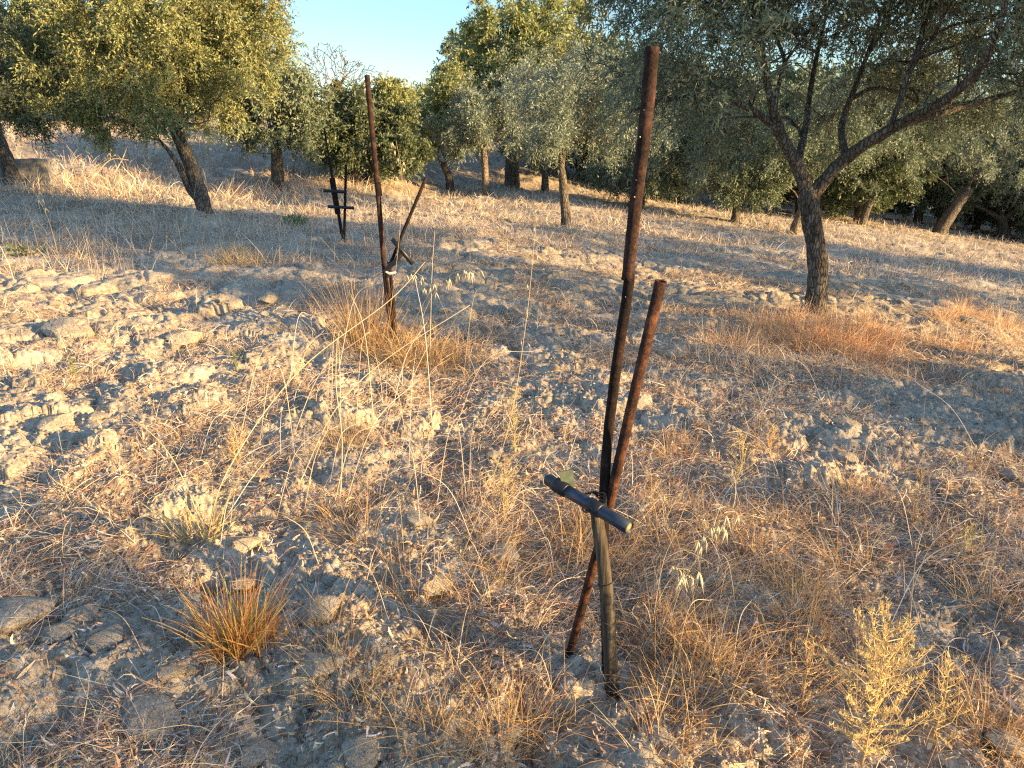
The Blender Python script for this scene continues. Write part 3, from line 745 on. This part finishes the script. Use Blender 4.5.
# tall stake
o = empty("metal_stake", (g.x, g.y, g.z)); tag(o, "tallest rusty pipe stake in the foreground, thicker upper tube over a darker lower rod", "stake")
lo = curve([P(607,700,Y0), P(606,640,Y0), P(604,540,Y0+.01), P(606,460,Y0+.02), P(616,370,Y0+.03), P(628,290,Y0+.04), P(629,270,Y0+.04)], 5)
part("lower_rod", lo, .0135, RUST_DARK, o, wob=.03)
k = (Y0+.05)/FPX
ut = curve([P(627.5,280,Y0+.04), P(635.5,205,Y0+.042), P(645.3,125,Y0+.04), P(652.5,47,Y0+.04)], 12)
part("upper_tube", ut, np.linspace(.0152,.0162,len(ut)), RUST, o, 20, hollow=.16, wob=.022)
random.seed(3)
for (px, py, r) in ((640,137,.0035),(634.5,197,.0032),(625.5,297,.0022),(606.5,455,.002),(636,180,.0015),(644,110,.0015),(604.5,480,.0015)):
    a = Acc(); c = P(px, py, Y0+.04-.0165); a2 = clod_mesh(2, 2); v = np.empty(len(a2.vertices)*3); a2.vertices.foreach_get("co", v); v = v.reshape(-1, 3)*r*.7*np.array([1, .5, 1.6])
    f = np.array([list(q.vertices) for q in a2.polygons]); me = np_mesh("paint_spot", v+np.array(c)-np.array(o.location), f); link("paint_spot", me, WHITE, o)
# leaning shorter stake
gb = G(568, 658); Yb = gb.y
o = empty("metal_stake", gb); tag(o, "shorter reddish rusty pipe stake leaning right and crossing the tallest one", "stake")
part("shaft", [P(563,690,Yb+.03), P(570,652,Yb), P(607,515,Y0-.01+.03), P(630,412,Y0-.03), P(661,281,Y0-.06)], [.0125,.0128,.0132,.0134,.0138], RUST_RED, o, 20, hollow=.2, wob=.015)
# wooden stake
gw = G(612, 684); Yw = min(gw.y, Y0-.035)
o = empty("wooden_stake", (gw.x, Yw, gw.z)); tag(o, "short split grey wooden stake bound with wire under the black pipe piece", "stake")
wp = curve([P(613,702,Yw), P(610,650,Yw), P(607,600,Yw), P(603,560,Yw+.005), P(598,524,Yw+.012), P(596,512,Yw+.014)], 5)
part("post", wp, np.linspace(.021, .0165, len(wp)), WOODM, o, 14, wob=.05)
def ring(parent, pts, i, R0, name="wire_tie", mat=WIREM, tilt=.2, r=.0011):
    c = np.array(pts[i]); n = 20; a = np.linspace(0, 2*np.pi, n)
    p = [c + np.array([math.cos(t)*R0, math.sin(t)*R0, tilt*R0*math.cos(t+.6)]) for t in a]
    return part(name, p, r, mat, parent, 6)
for f, dx in ((3, .5), (8, -.3), (12, .4)): ring(o, wp, f, .0226 if f < 5 else .0212, tilt=dx, r=.0016)
for f in (2,): ring(o, wp, f, .0228, tilt=.8, r=.0016)
# black pipe piece
A_ = P(547,479,Y0+.05); B_ = P(631,529,Y0-.16)
o = empty("pipe_piece", (A_+B_)/2); tag(o, "short black irrigation pipe piece tied across the crossing stakes, open end facing right", "pipe")
L_ = lambda t: A_.lerp(B_, t)
part("tube", [L_(.2), L_(.5), L_(.8), L_(.985)], .0168, BLUEP, o, 24, hollow=.14)
part("coupler", [L_(0), L_(.015), L_(.1), L_(.11), L_(.13), L_(.25), L_(.26)], [.013,.0165,.0165,.0198,.0205,.0198,.0172], BLACKP, o, 24)
part("collar", [L_(.52), L_(.53), L_(.66), L_(.67)], [.017,.0200,.0200,.017], BLACKP, o, 24)
part("sunlit_bore", [L_(.93), L_(.972)], .0125, INNER, o, 20)  # tan plug in the bore; the sunlit inside is painted by its colour
cx = np.array(L_(.6)); 
for q, tl_ in enumerate((.5, -.35, .1)):
    aa = np.linspace(0, 2*np.pi, 26); wpt = [cx + np.array([math.cos(t)*.030, .03+math.sin(t)*.052, tl_*.03*math.cos(t)+.004*math.sin(5*t)]) for t in aa]
    part("wire_tie", wpt, .0024, BLACKP, o, 6)
a = Acc(); cc = np.array(L_(.20)) - np.array(o.location); q = []
pl = [(P(558,472,Y0+.02)), (P(573,470,Y0+.02)), (P(575,487,Y0)), (P(564,489,Y0))]
pl = [np.array(x)-np.array(o.location) for x in pl]; Vt = pl + [x+np.array([0,.004,.001]) for x in pl]
a.add(Vt, np.array([[0,3,2,1],[4,5,6,7],[0,1,5,4],[1,2,6,5],[2,3,7,6],[3,0,4,7]])); link("lever", a.mesh("lever", False), TAGM, o)

# middle cluster
g = G(392, 343); Y1 = g.y; print("mid stake", g)
s1 = Y1/5.8
o = empty("metal_stake", g); tag(o, "tall rusty stake in the middle distance, standing straight left of the centre", "stake")
part("shaft", curve([P(393,352,Y1), P(386,285,Y1), P(379,205,Y1), P(373,140,Y1), P(367,75,Y1)], 3), .0195*s1, RUST, o, 14, hollow=.15, wob=.02)
part("joint_sleeve", [P(379,196,Y1), P(377.5,182,Y1)], .024*s1, RUST_DARK, o, 14)
g2 = G(396, 338)
o = empty("metal_stake", g2); tag(o, "thin black stake slanting up to the right against the tall middle stake", "stake")
part("shaft", [P(396,346,Y1-.06), P(386,275,Y1-.06), P(404,230,Y1-.1), P(426,178,Y1-.15)], .0125*s1, RUST_DARK, o, 12)
o = empty("metal_stake", G(389, 340)); tag(o, "short dark upright stake bundled behind the foot of the tall middle stake", "stake")
part("shaft", [P(397,350,Y1+.05), P(393,300,Y1+.05), P(389,262,Y1+.05)], .014*s1, RUST_DARK, o, 12)
o = empty("pipe_piece", P(400,255,Y1-.1)); tag(o, "black pipe piece with a hanging elbow on the thin slanting stake", "pipe")
part("tube", [P(392,239,Y1-.13), P(402,251,Y1-.13), P(413,264,Y1-.13)], .018*s1, BLACKP, o, 12, hollow=.2)
part("elbow", curve([P(402,251,Y1-.13), P(396,261,Y1-.14), P(388,268,Y1-.13), P(386,277,Y1-.12)], 3), .019*s1, BLACKP, o, 12)
o = empty("tie_tape", P(391,273,Y1-.12)); tag(o, "scrap of white tape knotted round the middle stakes", "tape")
a = Acc(); tube(a, rel([P(386,272,Y1-.15), P(390,274,Y1-.17), P(396,272,Y1-.16)], o.location), [.005,.010,.006], n=8, wob=.25); link("tie_tape", a.mesh("tape"), WHITE, o)

# far cluster
g = G(344, 241); Y2 = g.y; k = Y2/FPX
o = empty("metal_stake", g); tag(o, "thin tall dark stake leaning left in the farthest cluster of stakes", "stake")
part("shaft", [P(344,246,Y2), P(336,200,Y2), P(324,128,Y2)], [1.6*k,1.5*k,.7*k], RUST_DARK, o, 10)
part("sleeve", [P(338,214,Y2), P(332,178,Y2)], 2.8*k, RUST_DARK, o, 10)
o = empty("metal_stake", g); tag(o, "straight upright dark stake at the right of the farthest cluster", "stake")
part("shaft", [P(344,244,Y2-.05), P(345,205,Y2-.05), P(346,165,Y2-.05)], 1.3*k, RUST_DARK, o, 10)
for (a1, b1, lab) in (((324,190.5),(345,192),"upper black pipe crosspiece on the farthest stakes"), ((328,206.5),(354,208),"lower, longer black pipe crosspiece on the farthest stakes")):
    A1 = P(*a1, Y2-.12); B1 = P(*b1, Y2-.12); o = empty("pipe_piece", (A1+B1)/2); tag(o, lab, "pipe"); part("tube", [A1, (A1+B1)/2, B1], 1.5*k, BLACKP, o, 10, hollow=.2)

# ------------------------------------------------------------------ weeds and stalks
def weed(px, py, h, label, colr, seed, nb=26, name="weed", lsz=.012, spread=.28, group=None, lean=(0,0), dens=1.0, tipcol=None):
    rg = np.random.default_rng(seed); g = G(px, py); o = empty(name, g); tag(o, label, "weed", group)
    S = Acc(); A = Acc(); c = np.array(colr); c2 = np.array((.52,.36,.20)); c3 = np.array((.55,.52,.20))
    main = curve([(0,0,-.02), (lean[0]*.4+rg.normal()*.01, lean[1]*.4, h*.5), (lean[0], lean[1], h)], 5)
    tube(S, main, np.linspace(.0028, .0009, len(main)), n=5, c=c*.9)
    for i in range(nb):
        t = .08 + .9*(i+rg.random())/nb; b = np.array([np.interp(t, np.linspace(0, 1, len(main)), main[:, q]) for q in range(3)])
        az = i*2.4 + rg.normal()*.4; L = h*spread*1.15*(1.15-t)**.7*(.6+.6*rg.random())
        d = np.array([math.cos(az)*.8, math.sin(az)*.8, .75]); d /= np.linalg.norm(d)
        d = d + rg.normal(size=3)*.16; d /= np.linalg.norm(d); e = b + d*L; m = (b+e)/2 + np.array([0, 0, -.13*L]) + rg.normal(size=3)*.05*L; br = np.array([b, m, e]); tube(S, br, [.0013,.001,.0006], n=4, c=c*.95)
        nl = max(8, int(L/.0038*dens)); tt = rg.random(nl)**.7
        org = b[None]*(1-tt)[:, None] + e[None]*tt[:, None]; az2 = rg.random(nl)*6.28
        V, F, C = ribbons(org, lsz*(.6+.9*rg.random(nl)), np.full(nl, lsz*.2), az2, R(10)+R(70)*rg.random(nl), rg.normal(size=nl)*.8,
                          np.where(rg.random((nl, 1)) < .3, c2, np.where(rg.random((nl, 1)) < .15, c3, c))*(1+.18*rg.normal(size=(nl, 1))), k=2, curl=.8)
        A.add(V, F, C)
    # stem leaves
    nl = int(40*dens); tt = rg.random(nl); org = np.array([np.interp(tt, np.linspace(0, 1, len(main)), main[:, q]) for q in range(3)]).T
    V, F, C = ribbons(org, lsz*1.6*(.6+.8*rg.random(nl)), np.full(nl, lsz*.3), rg.random(nl)*6.28, R(20)+R(50)*rg.random(nl), rg.random(nl), c*(1+.12*rg.normal(size=(nl, 1))), k=3)
    A.add(V, F, C)
    link("stem", S.mesh("stem"), MAT_WEED, o); link("leaves", A.mesh("leaves"), MAT_WEED, o)
    return o
YG = (.76,.58,.26); YB = (.72,.50,.24); GN = (.56,.47,.20)
weed(862,765,.44,"largest yellow green weed at the bottom right, branching like a small fir",YG,1,46,lsz=.013,dens=1.9,spread=.4)
weed(912,525,.26,"upright yellow weed standing in grey shade near the right edge",YB,2,26,lsz=.010,dens=1.3)
weed(735,485,.25,"loose yellow weed right of the leaning stake",YG,3,26,lsz=.0095,spread=.4,dens=1.2)
weed(515,455,.34,"slender greenish weed left of the tall stake",GN,4,26,lsz=.012)
weed(505,525,.27,"bushy pale yellow weed behind the black pipe piece",YG,5,30,lsz=.0095,spread=.5,dens=1.3)
weed(930,745,.27,"smaller yellow weed right of the largest one",YG,6,22,lsz=.0095,spread=.45)
weed(800,715,.26,"low yellow weed left of the largest one",YB,7,24,lsz=.0095,spread=.5)
weed(240,470,.2,"low yellow weed among the clods left of the long straws",YB,8,22,lsz=.012,spread=.5)
weed(770,460,.17,"small brown yellow weed between the stakes and the near olive",YB,9,20,lsz=.012,spread=.45)
weed(965,560,.15,"small green tinged weed below the grey shaded patch at right",GN,10,20,lsz=.012,spread=.45)
weed(75,378,.12,"tiny bright green weed on the sunlit clods at left",(.22,.30,.06),11,14,lsz=.012,spread=.5)
weed(237,372,.14,"small green yellow weed in the middle of the sunlit clods",(.32,.32,.08),12,16,lsz=.010,spread=.5)

def tuft(name, px, py, n, ln, wd, pal, label, elr=(35,85), bend=(0,1.2), spread=.04, seed=1, tip=None, cat="grass tuft", group=None, k=5):
    rg = np.random.default_rng(seed); g = G(px, py); o = empty(name, g)
    x = rg.normal(size=n)*spread; y = rg.normal(size=n)*spread; pal = np.array(pal)
    az = np.arctan2(y, x) + rg.normal(size=n)*1.0; c = pal[rg.integers(0, len(pal), n)]*(1+.1*rg.normal(size=(n, 1)))
    z = H(g.x+x, g.y+y) - g.z - .01
    V, F, C = ribbons(np.stack([x, y, z], -1), ln[0]+(ln[1]-ln[0])*rg.random(n), wd[0]+(wd[1]-wd[0])*rg.random(n), az, R(elr[0])+R(elr[1]-elr[0])*rg.random(n),
                      bend[0]+(bend[1]-bend[0])*rg.random(n), c, k=k, tipc=None if tip is None else np.array(tip)[rg.integers(0, len(tip), n)])
    o.name = name; b = link("blades", np_mesh("blades", V, F, True, col=C), MAT_WEED, o); tag(o, label, cat, group); return o
tuft("grass_tuft", 240, 652, 420, (.08,.29), (.0022,.005), [(.66,.30,.08),(.55,.20,.06),(.68,.44,.14),(.50,.42,.12)], "orange and red tinted grass tuft on the clay at lower left",
     elr=(42,90), bend=(-.3,1.0), spread=.038, seed=3, tip=[(.74,.36,.10),(.58,.20,.08),(.74,.52,.18)])
tuft("grass_tuft", 246, 648, 12, (.15,.25), (.003,.005), [(.34,.38,.08),(.5,.44,.12)], "few bright green blades inside the orange tuft", elr=(60,88), bend=(0,.5), spread=.015, seed=4)
tuft("grass_tuft", 205, 540, 90, (.12,.32), (.002,.004), [(.50,.40,.12),(.52,.42,.2),(.45,.32,.12)], "tall yellow straw tuft above the orange one", elr=(45,88), bend=(0,.7), spread=.05, seed=5)
tuft("green_plant", 295, 224, 150, (.08,.2), (.02,.035), [(.10,.17,.04),(.15,.22,.05)], "small bright green plant on the slope left of the farthest stakes", elr=(10,85), bend=(0,1), spread=.09, seed=6, cat="plant", k=3)
tuft("green_plant", 30, 252, 120, (.05,.14), (.015,.03), [(.12,.18,.06),(.18,.20,.08)], "flat green plant near the left edge before the far grass", elr=(5,70), bend=(0,1), spread=.1, seed=7, cat="plant", k=3)
tuft("grass_tuft", 236, 262, 300, (.1,.32), (.0035,.006), [(.50,.38,.2),(.52,.42,.26)], "rounded pale dry bush of grass beyond the sunlit clods", elr=(15,88), bend=(-.2,.8), spread=.12, seed=8)
tuft("grass_tuft", 420, 365, 900, (.10,.34), (.003,.005), [(.52,.34,.14),(.56,.40,.2),(.42,.25,.1)], "golden arching grass tuft at the foot of the middle stakes", elr=(20,88), bend=(.2,1.8), spread=.17, seed=9)
tuft("grass_tuft", 365, 345, 500, (.2,.6), (.002,.004), [(.44,.30,.15),(.5,.36,.2),(.36,.22,.12)], "tall brown grass bundle left of the middle stakes", elr=(60,90), bend=(0,.5), spread=.1, seed=10)
for i, (px, py, lab) in enumerate([(760,325,"golden dry grass hump left of the near olive trunk"), (830,345,"orange dry grass hump at the foot of the near olive trunk"), (915,335,"golden dry grass hump right of the near olive trunk"), (985,350,"pale dry grass hump near the right edge")][1:2]):
    tuft("grass_tuft", px, py, 1700, (.07,.36), (.003,.0055), [(.74,.40,.18),(.76,.50,.27),(.56,.27,.11),(.78,.58,.36)], lab, elr=(20,90), bend=(-.3,2.2), spread=.24, seed=20+i)
random.seed(31)
for i in range(30):
    px = random.uniform(700, 1020) if i % 3 else random.uniform(770, 880); py = random.gauss(335, 13)
    tuft("grass_tuft", px, py, random.randint(120, 420), (.05,.30), (.0025,.005), [(.72,.43,.21),(.76,.54,.31),(.56,.29,.13),(.78,.62,.42),(.45,.32,.22)], "ragged orange dry grass tuft around the near olive trunk", elr=(5,90), bend=(-1,2.4),
         spread=random.uniform(.05,.13), seed=300+i, group="orange tufts around the near olive")
random.seed(12)
for i in range(64):
    px = random.uniform(330, 1010); py = random.uniform(430, 760)
    if abs(px-600) < 50 and py > 600: continue
    tuft("grass_tuft", px, py, random.randint(60, 160), (.05,.24), (.0012,.0026), [(.62,.42,.18),(.66,.50,.26),(.50,.30,.12),(.38,.20,.08)], "fine dry grass tuft standing out of the straw in the foreground",
         elr=(20,88), bend=(0,1.5), spread=.05, seed=60+i, group="dry tufts in the foreground")

def stalk(px0, py0, pts, label, r=.0012, oats=0, seed=0, colr=(.58,.47,.28), group=None, osz=.02, hang=1.0):
    """a long dry stem: pts = (px, py, depth offset) along it, oat husks near the tip"""
    rg = np.random.default_rng(seed); g = G(px0, py0); o = empty("dry_stalk", g)
    p = curve([tuple(g - Vector((0, 0, .01)))] + [tuple(P(x, y, g.y+dy)) for x, y, dy in pts], 8); p = p - np.array(g)
    c = np.array(colr); a = Acc(); tube(a, p, np.linspace(r, r*.5, len(p)), n=5, c=c); link("stem", a.mesh("stem"), MAT_STRAW, o)
    if oats:
        b = Acc()
        for i in range(oats):
            t = 1 - .45*(i/oats); q = np.array([np.interp(t, np.linspace(0, 1, len(p)), p[:, k]) for k in range(3)])
            off = nrm(rg.normal(size=3)*np.array([1,1,.3]))*osz*.8; off[2] -= osz*.3*hang; e = q + off
            tube(b, [q, (q+e)/2+np.array([0,0,osz*.2]), e], .0004, n=3, c=c)
            for s in (-1, 1):
                d = nrm(np.array([s*.22+rg.normal()*.1, rg.normal()*.2, -hang+rg.normal()*.25])); tube(b, [e, e+d*osz*.35, e+d*osz*1.15], [.0006, osz*.085, .0003], n=5, c=np.array([.68,.60,.42]))
        link("husks", b.mesh("husks"), MAT_STRAW, o)
    tag(o, label, "dry stalk", group); return o
stalk(205, 545, [(228,470,.0),(300,370,.5),(390,300,.9),(425,262,1.1)], "long pale straw running from lower left up to the middle stakes", .0027, seed=1)
stalk(212, 548, [(170,455,.1),(120,412,.2),(88,405,.3)], "arching pale straw bending over to the left above the shaded clay", .0024, seed=2)
stalk(340, 500, [(342,440,.05),(336,385,.1),(337,340,.1)], "upright thick straw left of centre, standing alone", .0034, seed=3)
stalk(300, 480, [(335,410,.1),(385,360,.3),(470,305,.5)], "slanting straw crossing in front of the middle stakes", .003, seed=4)
stalk(460, 560, [(505,440,.0),(525,330,.1),(536,225,.2)], "tall thin stalk with a small withered head near the centre", .0014, oats=5, seed=5, osz=.018)
stalk(655, 655, [(668,610,-.02),(690,574,-.03),(676,568,-.05)], "nodding oat stalk with pale husks right of the wooden stake", .0012, oats=12, seed=6, osz=.046, hang=.8)
stalk(662, 650, [(682,585,.0),(712,538,.0),(742,515,.0)], "second nodding oat stalk beside the first one, reaching farther right", .0012, oats=11, seed=7, osz=.046, hang=.8)
stalk(410, 350, [(430,300,-.2),(450,275,-.3),(478,268,-.35)], "oat stalk with pale drooping husks right of the middle stakes", .002, oats=14, seed=8, osz=.055)
stalk(400, 345, [(420,310,-.2),(430,285,-.3),(412,270,-.3)], "oat stalk with pale drooping husks touching the middle stakes", .002, oats=12, seed=9, osz=.055)
stalk(385, 350, [(398,250,-.2),(402,180,-.2),(396,140,-.2)], "tallest oat stalk rising beside the tall middle stake", .0016, oats=7, seed=10, osz=.035)
stalk(860, 360, [(858,320,.0),(857,290,.0),(857,264,.0)], "single upright stalk with a pale tip in front of the near olive", .0022, oats=2, seed=11, osz=.04)
stalk(575, 345, [(578,300,.0),(576,250,.0),(578,215,.0)], "hair thin upright stalk near the foot of the silvery olive", .0016, seed=12)
stalk(980, 560, [(982,530,.0),(984,510,.0),(984,490,.0)], "short oat stalk with a pale tip near the right edge", .0012, oats=4, seed=13, osz=.018)
random.seed(5)
spots = [(130,250),(165,245),(183,262),(140,240),(200,250),(120,232),(175,232),(190,238),(60,262),(40,255),(230,240),(325,250),(430,250),(470,262),(310,262),(270,250),(90,245),(150,236)]
for i, (px, py) in enumerate(spots):
    hgt = random.uniform(40, 90); dx = random.uniform(-34, 26)
    stalk(px, py, [(px+dx*.4, py-hgt*.55, 0), (px+dx, py-hgt, 0)], "pale dry stalk standing on the far slope", .0026, oats=random.choice([0,0,5]), seed=40+i, group="dry stalks on the far slope", osz=.06)
for i in range(90):
    px = random.uniform(140, 1000); py = random.uniform(380, 740); hgt = random.uniform(30, 110)*(py/600); dx = random.uniform(-1, 1)*hgt*.9
    stalk(px, py, [(px+dx*.4, py-hgt*.6, random.uniform(-.05,.1)), (px+dx, py-hgt*random.uniform(.6,1), random.uniform(-.05,.2))], "long thin straw sticking up from the matted grass", random.uniform(.0009,.0016),
          seed=90+i, group="long straws over the foreground grass", colr=STRAWS[random.choice([0,1,1,6])])

random.seed(77)
for i in range(40):
    px = random.uniform(200, 470); py = random.uniform(360, 540); hgt = random.uniform(50, 150); dx = random.gauss(25, 45)
    stalk(px, py, [(px+dx*.4, py-hgt*.6, random.uniform(-.05,.1)), (px+dx, py-hgt*random.uniform(.6,1), random.uniform(-.05,.3))], "tall loose pale straw between the clods and the near stakes", random.uniform(.0012,.0022),
          seed=400+i, group="tall loose straws left of centre", colr=STRAWS[random.choice([0,1,1,6])])

# ------------------------------------------------------------------ low wall at the far left
def low_wall():
    a = P(-90, 178, 15.3); b = P(52, 180, 16.0)
    o = empty("low_wall", ((a.x+b.x)/2, (a.y+b.y)/2, gz((a.x+b.x)/2, (a.y+b.y)/2))); acc = Acc(); n = 24; b0 = np.array(o.location)
    rg = np.random.default_rng(2)
    d = np.array([b.x-a.x, b.y-a.y, 0]); nn = np.array([-d[1], d[0], 0])/np.linalg.norm(d)*.15
    rows = []
    for z, th in ((-.5, 1.08), (.1, 1.04), (.42, 1.0), (.5, .9)):
        rows.append(np.array([np.array([a.x, a.y, 0])+d*t+np.array([0, 0, o.location.z+z]) - nn*th + rg.normal(size=3)*.008 for t in np.linspace(0, 1, n)]))
    back = [r + 2*nn for r in rows[::-1]]; rows += back; m = len(rows)
    V = np.concatenate(rows) - b0; i = np.arange(m-1)[:, None]*n; j = np.arange(n-1)[None]
    F = np.stack([i+j, i+j+1, i+n+j+1, i+n+j], -1).reshape(-1, 4); acc.add(V, F)
    E = np.array([[k*n for k in range(m)], [k*n+n-1 for k in range(m)][::-1]]); acc.add(V[:0], E - acc.n*0 - acc.n if False else E*0) if False else None
    acc.F.setdefault(m, []).append(E); link("low_wall", acc.mesh("low_wall", False), CONC, o).name = "wall_body"
    tag(o, "low grey concrete wall behind the trees at the left edge", "wall")
CONC = plain("grey_concrete", (.22,.215,.2), .9, .1, 1)
low_wall()
# pile of pale cut branches on the bank
g = G(82, 178, False)
for i in range(4):
    rg = np.random.default_rng(80+i); o = empty("cut_branch", g + Vector((rg.normal()*.35, rg.normal()*.2, .05)))
    a = Acc(); az = rg.random()*6.28; L = .5+.5*rg.random(); p = curve([(0,0,0), (math.cos(az)*L*.5, math.sin(az)*L*.3, .2+.25*rg.random()), (math.cos(az)*L, math.sin(az)*L*.5, .25+.4*rg.random())], 4)
    tube(a, p, np.linspace(.017, .007, len(p)), n=7, wob=.08)
    tube(a, [p[4], p[4]+np.array([rg.normal()*.15, .05, .25])], [.009,.004], n=6)
    o2 = link("cut_branch", a.mesh("cut_branch"), plain("peeled_branch", (.38,.32,.24), .9), o); o2.name = "limb"
    tag(o, "pale cut branch on the small pile before the low wall", "branch", "cut branches piled at the left")
